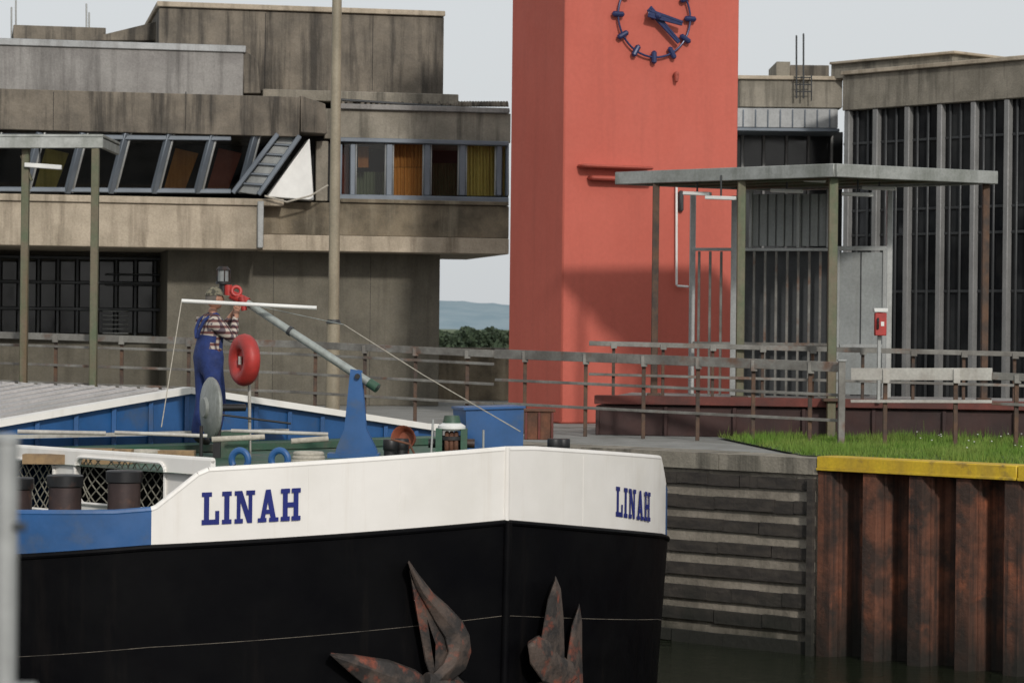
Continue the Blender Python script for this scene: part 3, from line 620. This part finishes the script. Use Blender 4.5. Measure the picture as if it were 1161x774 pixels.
bt.cyl('tabernacle_pivot',blk,V(mb.x+.05,mb.y-.15,mt_.z-.06),V(mb.x+.05,mb.y+.17,mt_.z-.06),.03)
bt.box('tabernacle_web',blueb,mb.x-.03,mb.y-.07,DZ+.05,mb.x+.04,mb.y+.1,mt_.z-.15)
m0=at(428,440,29.3); m1=at(272,338,29.92)
bt.cyl('lowered_mast',alu,m0,m1,.05,.04,14); bt.cyl('mast_heel_collar',deckg,m0,m0.lerp(m1,.06),.056); bt.cyl('mast_collar',frame_dk,m0.lerp(m1,.62),m0.lerp(m1,.64),.055)
c0=at(206,341,29.52); c1=at(359,349,29.6); bt.cyl('crosstree',lampw,c0,c1,.022); bt.cyl('crosstree_clamp',frame_dk,at(283,345,29.55),at(283,345,29.9),.02)
bt.cyl('mast_head_fitting',redp,at(262,334,29.95),at(281,343,29.9),.055); bt.cyl('mast_head_fitting',redp,at(259,323,29.95),at(259,336,29.95),.045); bt.cyl('mast_head_fitting',redp,at(274,336,29.85),at(277,352,29.85),.035); bt.torus('mast_head_ring',redp,at(268,330,29.9),V(.3,-1,.2),.05,.02)
lp=at(253,322,29.98); bt.cyl('lantern_arm',blk,lp-UP*.1,at(262,334,29.95),.02); bt.cyl('lantern_base',blk,lp-UP*.1,lp,.045); bt.cyl('lantern_base',blk,lp,lp+UP*.03,.085)
bt.cyl('lantern_glass',frost,lp+UP*.03,lp+UP*.16,.06); bt.cyl('lantern_top',blk,lp+UP*.16,lp+UP*.2,.085,.05)
for i in range(5):
    t=i*1.257; dv=V(math.cos(t)*.078,math.sin(t)*.078,0); bt.cyl('lantern_cage',blk,lp+dv+UP*.03,lp+dv+UP*.17,.007,seg=6)
bt.tube('stay_wire',rope,[c0,at(183,484,28.9)],.006,6); bt.tube('fore_stay',rope,[at(390,368,29.35),at(480,425,29.0),at(590,489,28.7)],.006,6)
bt.cyl('stay_spar',alu,at(283,345,29.9),at(390,368,29.4),.004)
dc=at(240,462,28.9); nd=V(-.92,-.42,.0); bt.lathe('grey_wheel_cover',canopy,dc,nd,[(.0,.335),(.02,.335),(.04,.31),(.07,.12),(.1,.1),(.1,0)],30); bt.lathe('grey_wheel_back',canopy,dc,nd,[(0,.335),(-.02,.32),(-.02,0)],30)
bt.box('wheel_stand',blk,dc.x+.02,dc.y-.02,DZ,dc.x+.1,dc.y+.08,dc.z); bt.cyl('wheel_axle',blk,dc,dc+V(.35,.16,0),.04)
bt.box('gear_box',deckg,dc.x+.1,dc.y+.05,DZ,dc.x+.4,dc.y+.35,DZ+.28)
lc=at(277,408,29.0); nl=V(-.85,-.53,0).normalized()
bt.torus('lifebuoy',redp,lc,nl,.185,.095,ms=14,ey=1.05); bt.cyl('lifebuoy_backplate',redp,lc-nl*.05,lc+nl*.03,.17,seg=24); bt.cyl('lifebuoy_light',rail_white,lc+nl*.05+UP*-.05,lc+nl*.05+UP*.04,.022)
bt.cyl('lifebuoy_post',rail_white,V(lc.x+.06,lc.y+.12,DZ),V(lc.x+.04,lc.y+.12,lc.z+.1),.018)
for x0,x1,y0,y1,d,r_,m_ in ((20,120,489,491,27.8,.022,rail_white),(130,235,490,494,28.0,.02,rail_white),(262,372,488,492,28.6,.02,rail_white),(250,330,470,480,29.0,.012,blk),(240,300,498,495,28,.03,rope),(330,372,500,497,28.2,.03,rope)):
    bt.cyl('deck_poles_'+str(x0),m_,at(x0,y0,d),at(x1,y1,d+.1),r_)
for (x,y,d,w_,hh_) in ((112,497,27.4,.25,.1),(136,498,27.5,.22,.09),(60,497,27.3,.3,.04),(205,497,27.8,.25,.07)):
    p=at(x,y,d); bt.box('deck_timber',wood,p.x-w_,p.y-.08,DZ,p.x+w_*.6,p.y+.1,DZ+hh_+.06)
for x in (165,350): 
    p=at(x,500,27.8)
    for i in range(3): bt.torus('rope_coils_%d'%x,rope,V(p.x,p.y,DZ+.03+.04*i),UP,.16-.01*i,.025)
p=at(228,510,27.6); bt.cyl('staff_front',blk,V(p.x,p.y,DZ),V(p.x,p.y,DZ+.4),.018)
p=at(548,505,28.3); bt.cyl('deck_stanchion',frame_lt,V(p.x,p.y,DZ),V(p.x,p.y,DZ+.36),.012)
p=at(475,505,28.3); bt.tube('bent_rod',rust,[V(p.x,p.y,DZ),V(p.x-.1,p.y,DZ+.2),V(p.x-.3,p.y,DZ+.25)],.012)
bt.done()
wl_=Ob('overhead_cable'); wl_.tube('cable',rope,[B.pt(372,210,.7),B.pt(352,222,.7),B.pt(325,229,.7),B.pt(300,222,.7)],.02,6); wl_.done()
# anchors
def fluke(ob,part,mat,outline,ridge_,dfun,off0,thick,ridgeh):
    o=[at(x,y,dfun(x)-off0) for x,y in outline]; r_=[at(x,y,dfun(x)-off0-ridgeh) for x,y in ridge_]
    back=[v+V(0,thick,0) for v in o]
    bm=bmesh.new(); n=len(o); ov=[bm.verts.new(v) for v in o]; bv=[bm.verts.new(v) for v in back]; rv=[bm.verts.new(v) for v in r_]; m=len(r_)
    def near(i): return min(range(m),key=lambda j:(r_[j]-o[i]).length)
    for i in range(n):
        j=(i+1)%n; a,c=near(i),near(j)
        try:
            if a==c: bm.faces.new((ov[i],ov[j],rv[a]))
            else:
                bm.faces.new((ov[i],ov[j],rv[c])); bm.faces.new((ov[i],rv[c],rv[a]))
        except Exception: pass
        bm.faces.new((ov[i],ov[j],bv[j],bv[i]))
    bm.verts.index_update(); ob.add(part,mat,[v.co.copy() for v in bm.verts],[tuple(v.index for v in f.verts) for f in bm.faces]); bm.free()
dl=lambda x: hp(find_s(x,700,-1),1.3).y; dr=lambda x: hp(find_s(x,700,1),1.3).y
an=Ob('bow_anchor',.012)
fluke(an,'upper_fluke',anch,[(462,636),(474,653),(490,673),(508,689),(524,706),(532,722),(534,740),(528,758),(514,770),(494,777),(490,764),(502,752),(508,738),(504,722),(494,706),(485,690),(472,668)],[(463,638),(481,672),(500,694),(516,712),(522,732),(517,753),(498,770)],dl,.26,.2,.07)
fluke(an,'fluke_web',anch,[(464,645),(480,672),(498,698),(510,722),(513,742),(505,760),(490,772),(482,750),(476,715),(469,680)],[(467,658),(484,700),(494,730),(493,758)],dl,.2,.15,.05)
fluke(an,'lower_fluke',anch,[(373,741),(400,743),(440,749),(470,760),(490,775),(500,800),(470,806),(430,790),(398,764)],[(375,742),(415,755),(450,768),(480,788)],dl,.2,.12,.07)
an.cyl('crown',anch,at(482,772,dl(478)-.2),at(525,785,dl(525)-.2),.1,.09); an.beam('shank',anch,at(505,765,dl(500)-.1),at(560,820,dl(550)-.05),.12,.14)
an.lathe('hawse_ring',hullb,at(515,800,dl(515)),V(-.4,-1,0),[(0,.3),(.05,.3),(.07,.24),(.0,.22)],24)
an.done()
an=Ob('bow_anchor',.012)
fluke(an,'upper_fluke',anch,[(630,653),(636,668),(639,700),(640,735),(640,770),(622,775),(612,752),(612,735),(616,710),(621,680)],[(630,656),(630,690),(629,725),(627,758)],dr,.3,.14,.08)
fluke(an,'second_fluke',anch,[(657,684),(660,705),(660,745),(662,790),(642,800),(643,745),(648,710)],[(656,688),(653,715),(652,750),(651,785)],dr,.25,.12,.06)
fluke(an,'palm',anch,[(598,730),(610,722),(622,726),(636,745),(650,752),(655,768),(640,780),(615,772),(601,752)],[(606,732),(620,745),(636,762)],dr,.36,.2,.08)
an.cyl('crown',anch,at(612,785,dr(612)-.25),at(655,790,dr(650)-.25),.12,.12); an.beam('shank',anch,at(625,760,dr(625)-.2),at(640,830,dr(640)-.1),.12,.14)
an.done()
fp=Ob('near_railing_post',.003); p=at(7,500,4.4); fp.cyl('post',frame_lt,V(p.x,p.y,2.7),V(p.x,p.y,p.z),.021,seg=16); fp.lathe('cap',frame_lt,V(p.x,p.y,p.z),UP,[(0,.023),(.006,.023),(.012,.01),(.012,0)],16)
q=at(8,600,4.4); fp.cyl('clamp',frame_dk,V(q.x-.12,q.y,q.z),V(q.x+.034,q.y-.01,q.z+.006),.011,.007); fp.cyl('foot',frame_lt,V(p.x,p.y,2.7),V(p.x,p.y,2.72),.05)
q=at(35,768,4.4); fp.cyl('lower_rail',frame_lt,V(q.x-.6,q.y,q.z-.02),V(q.x+.01,q.y,q.z-.02),.012); fp.done()
# ================================================================ MAN
def skin_mesh(vs,es,rs,root=0,sub=2):
    me=bpy.data.meshes.new('tmp'); me.from_pydata([tuple(v) for v in vs],es,[]); o=bpy.data.objects.new('tmp',me); bpy.context.collection.objects.link(o)
    o.modifiers.new('s','SKIN'); sv=me.skin_vertices[0].data
    for i,r in enumerate(rs): sv[i].radius=(r,r) if isinstance(r,(int,float)) else r; sv[i].use_root=(i==root)
    s=o.modifiers.new('u','SUBSURF'); s.levels=sub; s.render_levels=sub
    dg=bpy.context.evaluated_depsgraph_get(); dg.update(); m2=bpy.data.meshes.new_from_object(o.evaluated_get(dg)); bpy.data.objects.remove(o); return m2
skinm=M('skin',(.40,.2,.13),.55,grain=.05); overall=M('overall_blue',(.016,.036,.15),.85,col2=(.010,.022,.095),nscale=7,bump=.6,bsc=9)
shoe=M('shoe_leather',(.03,.025,.02),.6); hairm=M('hair_grey',(.13,.115,.1),.9); camo=M('camo_cap',(.16,.145,.1),.9,col2=(.05,.047,.035),nscale=22,lo=.47,hi=.53)
def plaid():
    m=bpy.data.materials.new('plaid_shirt'); m.use_nodes=True; N=m.node_tree.nodes; L=m.node_tree.links; b=N['Principled BSDF']; b.inputs['Roughness'].default_value=.9
    tc=N.new('ShaderNodeTexCoord'); sp_=N.new('ShaderNodeSeparateXYZ'); L.new(tc.outputs['Object'],sp_.inputs[0])
    def band(o_,k,th_):
        a=N.new('ShaderNodeMath'); a.operation='MULTIPLY'; a.inputs[1].default_value=k; L.new(o_,a.inputs[0])
        s=N.new('ShaderNodeMath'); s.operation='SINE'; L.new(a.outputs[0],s.inputs[0]); g_=N.new('ShaderNodeMath'); g_.operation='GREATER_THAN'; g_.inputs[1].default_value=th_; L.new(s.outputs[0],g_.inputs[0]); return g_.outputs[0]
    add=N.new('ShaderNodeMath'); add.operation='ADD'; L.new(sp_.outputs[0],add.inputs[0]); L.new(sp_.outputs[1],add.inputs[1])
    x=N.new('ShaderNodeMix'); x.data_type='RGBA'; x.inputs[6].default_value=(.42,.37,.32,1); x.inputs[7].default_value=(.13,.055,.05,1); L.new(band(sp_.outputs[2],95,.1),x.inputs[0])
    y=N.new('ShaderNodeMix'); y.data_type='RGBA'; y.blend_type='MULTIPLY'; y.inputs[7].default_value=(.28,.25,.33,1); L.new(band(add.outputs[0],95,.1),y.inputs[0]); L.new(x.outputs[2],y.inputs[6]); L.new(y.outputs[2],b.inputs['Base Color']); return m
plaidm=plaid()
mp0=at(237,505,29.72); mp0.z=2.94
MM=Matrix.Translation(mp0)@Matrix.Rotation(math.radians(30),4,'Z')
mv=[(-.02,0,.97),(-.02,0,1.12),(0,0,1.27),(.0,0,1.39),(.02,0,1.48),(.035,0,1.57),
 (.0,-.18,1.39),(.16,-.27,1.19),(.25,-.13,1.46),(.29,-.085,1.54),
 (.0,.18,1.39),(.23,.23,1.28),(.35,.11,1.51),(.37,.065,1.585),
 (-.02,-.1,.9),(.05,-.13,.5),(-.01,-.14,.1),(-.02,.1,.9),(.0,.15,.5),(-.08,.16,.1),(.09,-.155,.05),(.17,-.16,.04),(.02,.18,.05),(.1,.19,.04)]
me_=[(0,1),(1,2),(2,3),(3,4),(4,5),(3,6),(6,7),(7,8),(8,9),(3,10),(10,11),(11,12),(12,13),(0,14),(14,15),(15,16),(0,17),(17,18),(18,19),(16,20),(20,21),(19,22),(22,23)]
mr=[(.17,.19),(.16,.18),(.165,.19),(.12,.15),.06,.054,.092,.068,.036,.036,.092,.068,.036,.036,.13,.1,.085,.13,.1,.085,.055,.045,.055,.045]
body=skin_mesh(mv,me_,mr,0,2)
for m_ in (overall,plaidm,skinm,shoe): body.materials.append(m_)
for p_ in body.polygons:
    c=p_.center; p_.use_smooth=True; k=0
    arm=abs(c.y)>.165 or (c.x>.19 and c.z>1.12)
    if c.z<.085: k=3
    elif c.z<1.06: k=0
    else:
        if arm and c.z>1.08: k=1
        else: k=0 if c.z<1.25 else 1
        if c.z>1.495 and c.x<.12: k=2
        if (c.x>.225 and c.z>1.44): k=2
    p_.material_index=k
bo=bpy.data.objects.new('body',body); bo.matrix_world=MM
man=bpy.data.objects.new('man',None); bpy.context.collection.objects.link(man); man.location=mp0
parts=[bo]
def finger_set(P,wr,inward,spread):
    P=Vector(P);wr=Vector(wr); d=(P-wr).normalized(); sp_=Vector(spread).normalized(); inn=Vector(inward).normalized(); out=[]
    for k,(o_,ln) in enumerate(((-.03,.085),(-.01,.095),(.01,.09),(.03,.07))):
        b0=P+sp_*o_*.8; b1=P+d*.045+sp_*o_; b2=b1+d*ln*.35+inn*ln*.25; b3=b2+d*ln*.02+inn*ln*.4; b4=b3-d*ln*.25+inn*ln*.12
        out.append(skin_mesh([b0,b1,b2,b3,b4],[(0,1),(1,2),(2,3),(3,4)],[.012,.0105,.0095,.009,.007],0,1))
    t0=P-d*.02-sp_*.015; t1=t0-sp_*.03+inn*.02; t2=t1+d*.025+inn*.02; t3=t2+d*.025+inn*.012
    out.append(skin_mesh([t0,t1,t2,t3],[(0,1),(1,2),(2,3)],[.014,.012,.0105,.008],0,1)); return out
for nm,P,wr,inn,spd in (('right_hand',(.29,-.085,1.54),(.25,-.13,1.46),(.5,.8,.1),(.7,-.3,-.5)),('left_hand',(.37,.065,1.585),(.35,.11,1.51),(-.3,-.9,.1),(.8,-.3,-.3))):
    for k,m2 in enumerate(finger_set(P,wr,inn,spd)):
        m2.materials.append(skinm)
        for p_ in m2.polygons: p_.use_smooth=True
        o_=bpy.data.objects.new(nm+('_thumb' if k==4 else '_finger_%d'%(k+1)),m2); o_.matrix_world=MM; parts.append(o_)
def mesh_obj(name,bm,mat):
    me=bpy.data.meshes.new(name); 
    for f in bm.faces: f.smooth=True
    bm.to_mesh(me); bm.free(); me.materials.append(mat); o_=bpy.data.objects.new(name,me); o_.matrix_world=MM; parts.append(o_); return o_
HCn=V(.05,0,1.655)
bm=bmesh.new(); bmesh.ops.create_icosphere(bm,subdivisions=4,radius=1)
for v in bm.verts:
    x,y,z=v.co; 
    X=x*.1; Y=y*.08; Z=z*.12
    if x>0 and z<0: X*=1-.12*(-z); 
    if z<-.2: Y*=1-.25*(-z-.2); X+=.012*(-z)
    nz=math.exp(-((y/.16)**2+((z+.15)/.2)**2)); 
    if x>.5: X+=.024*nz
    ey=math.exp(-(((abs(y)-.38)/.16)**2+((z-.08)/.12)**2)); 
    if x>.3: X-=.01*ey
    mo=math.exp(-((y/.3)**2+((z+.5)/.05)**2)); 
    if x>.3: X-=.006*mo
    ch=math.exp(-((y/.3)**2+((z+.8)/.18)**2)); 
    if x>.1: X+=.012*ch
    v.co=HCn+V(X,Y,Z)
mesh_obj('head',bm,skinm)
for sg in (-1,1):
    bm=bmesh.new(); bmesh.ops.create_uvsphere(bm,u_segments=12,v_segments=8,radius=1); 
    for v in bm.verts: v.co=HCn+V(-.005+v.co.x*.018,sg*.08+v.co.y*.01,-.005+v.co.z*.03)
    mesh_obj('ear',bm,skinm)
    bm=bmesh.new(); bmesh.ops.create_uvsphere(bm,u_segments=10,v_segments=8,radius=.009)
    for v in bm.verts: v.co+=HCn+V(.083,sg*.031,.01)
    mesh_obj('eye',bm,blk)
bm=bmesh.new(); bmesh.ops.create_icosphere(bm,subdivisions=3,radius=1)
for v in list(bm.verts):
    if v.co.z<-.45 or (v.co.x>.15 and v.co.z<.3) : bm.verts.remove(v)
for v in bm.verts: v.co=HCn+V(v.co.x*.106-.003,v.co.y*.085,v.co.z*.124)
mesh_obj('hair',bm,hairm)
bm=bmesh.new(); bmesh.ops.create_icosphere(bm,subdivisions=3,radius=1)
for v in list(bm.verts):
    if v.co.z<.18: bm.verts.remove(v)
for v in bm.verts: v.co=HCn+V(v.co.x*.118-.002,v.co.y*.097,v.co.z*.137)
mesh_obj('cap_crown',bm,camo)
bm=bmesh.new(); n=10; tp=[]
for i in range(n+1):
    t=-1.2+2.4*i/n; tp.append((bm.verts.new(HCn+V(.105*math.cos(t),.088*math.sin(t),.04)),bm.verts.new(HCn+V(.105*math.cos(t)+.08*math.cos(t*.8),.088*math.sin(t),.03-.01*abs(t)))))
for a,c in zip(tp[:-1],tp[1:]): bm.faces.new((a[0],c[0],c[1],a[1]))
g_=bmesh.ops.extrude_face_region(bm,geom=bm.faces[:]); bmesh.ops.translate(bm,vec=(0,0,.006),verts=[x for x in g_['geom'] if isinstance(x,bmesh.types.BMVert)])
mesh_obj('cap_peak',bm,camo)
for sg in (-1,1):
    m2=skin_mesh([(.15,sg*.07,1.24),(.135,sg*.09,1.36),(.03,sg*.1,1.49),(-.1,sg*.08,1.42),(-.155,sg*.05,1.3),(-.165,sg*.01,1.2)],[(0,1),(1,2),(2,3),(3,4),(4,5)],[.02]*6,0,1); m2.materials.append(overall); o_=bpy.data.objects.new('strap',m2); o_.matrix_world=MM; parts.append(o_)
for o_ in parts:
    bpy.context.collection.objects.link(o_); o_.parent=man; o_.matrix_parent_inverse=Matrix.Translation(-mp0)
# ================================================================ LIGHT, CAMERA
az=math.radians(163); el=math.radians(27)
Ds=V(math.sin(az)*math.cos(el),math.cos(az)*math.cos(el),math.sin(el))
sd=bpy.data.lights.new('sun','SUN'); sd.energy=2.1; sd.angle=math.radians(4); sd.color=(1,.95,.89); so=bpy.data.objects.new('sun',sd); so.rotation_euler=Ds.to_track_quat('Z','Y').to_euler(); so.location=(0,0,60); bpy.context.collection.objects.link(so)
w=bpy.data.worlds.new("World"); bpy.context.scene.world=w; w.use_nodes=True; N=w.node_tree.nodes; L=w.node_tree.links; bg=N['Background']
sk=N.new('ShaderNodeTexSky'); sk.sky_type='NISHITA'; sk.sun_disc=False; sk.sun_elevation=el; sk.sun_rotation=az; sk.dust_density=3; sk.air_density=1.; sk.ozone_density=1
hs=N.new('ShaderNodeHueSaturation'); hs.inputs['Saturation'].default_value=.3; L.new(sk.outputs[0],hs.inputs['Color'])
hz=N.new('ShaderNodeMix'); hz.data_type='RGBA'; hz.inputs[0].default_value=.78; hz.inputs[7].default_value=(7.2,7.5,7.7,1); L.new(hs.outputs[0],hz.inputs[6])
L.new(hz.outputs[2],bg.inputs[0]); bg.inputs[1].default_value=.1
cd=bpy.data.cameras.new('camera'); co=bpy.data.objects.new('camera',cd); bpy.context.collection.objects.link(co); co.location=(0,0,ZC); co.rotation_euler=(math.pi/2,-RL,0)
cd.sensor_width=36; cd.lens=36*FL/1161; cd.shift_y=-(387-HY)/1161; cd.clip_start=.5; cd.clip_end=9000
cd.dof.use_dof=True; cd.dof.focus_distance=30; cd.dof.aperture_fstop=5
sc=bpy.context.scene; sc.camera=co; sc.view_settings.view_transform='Standard'; sc.view_settings.look='None'; sc.view_settings.exposure=0
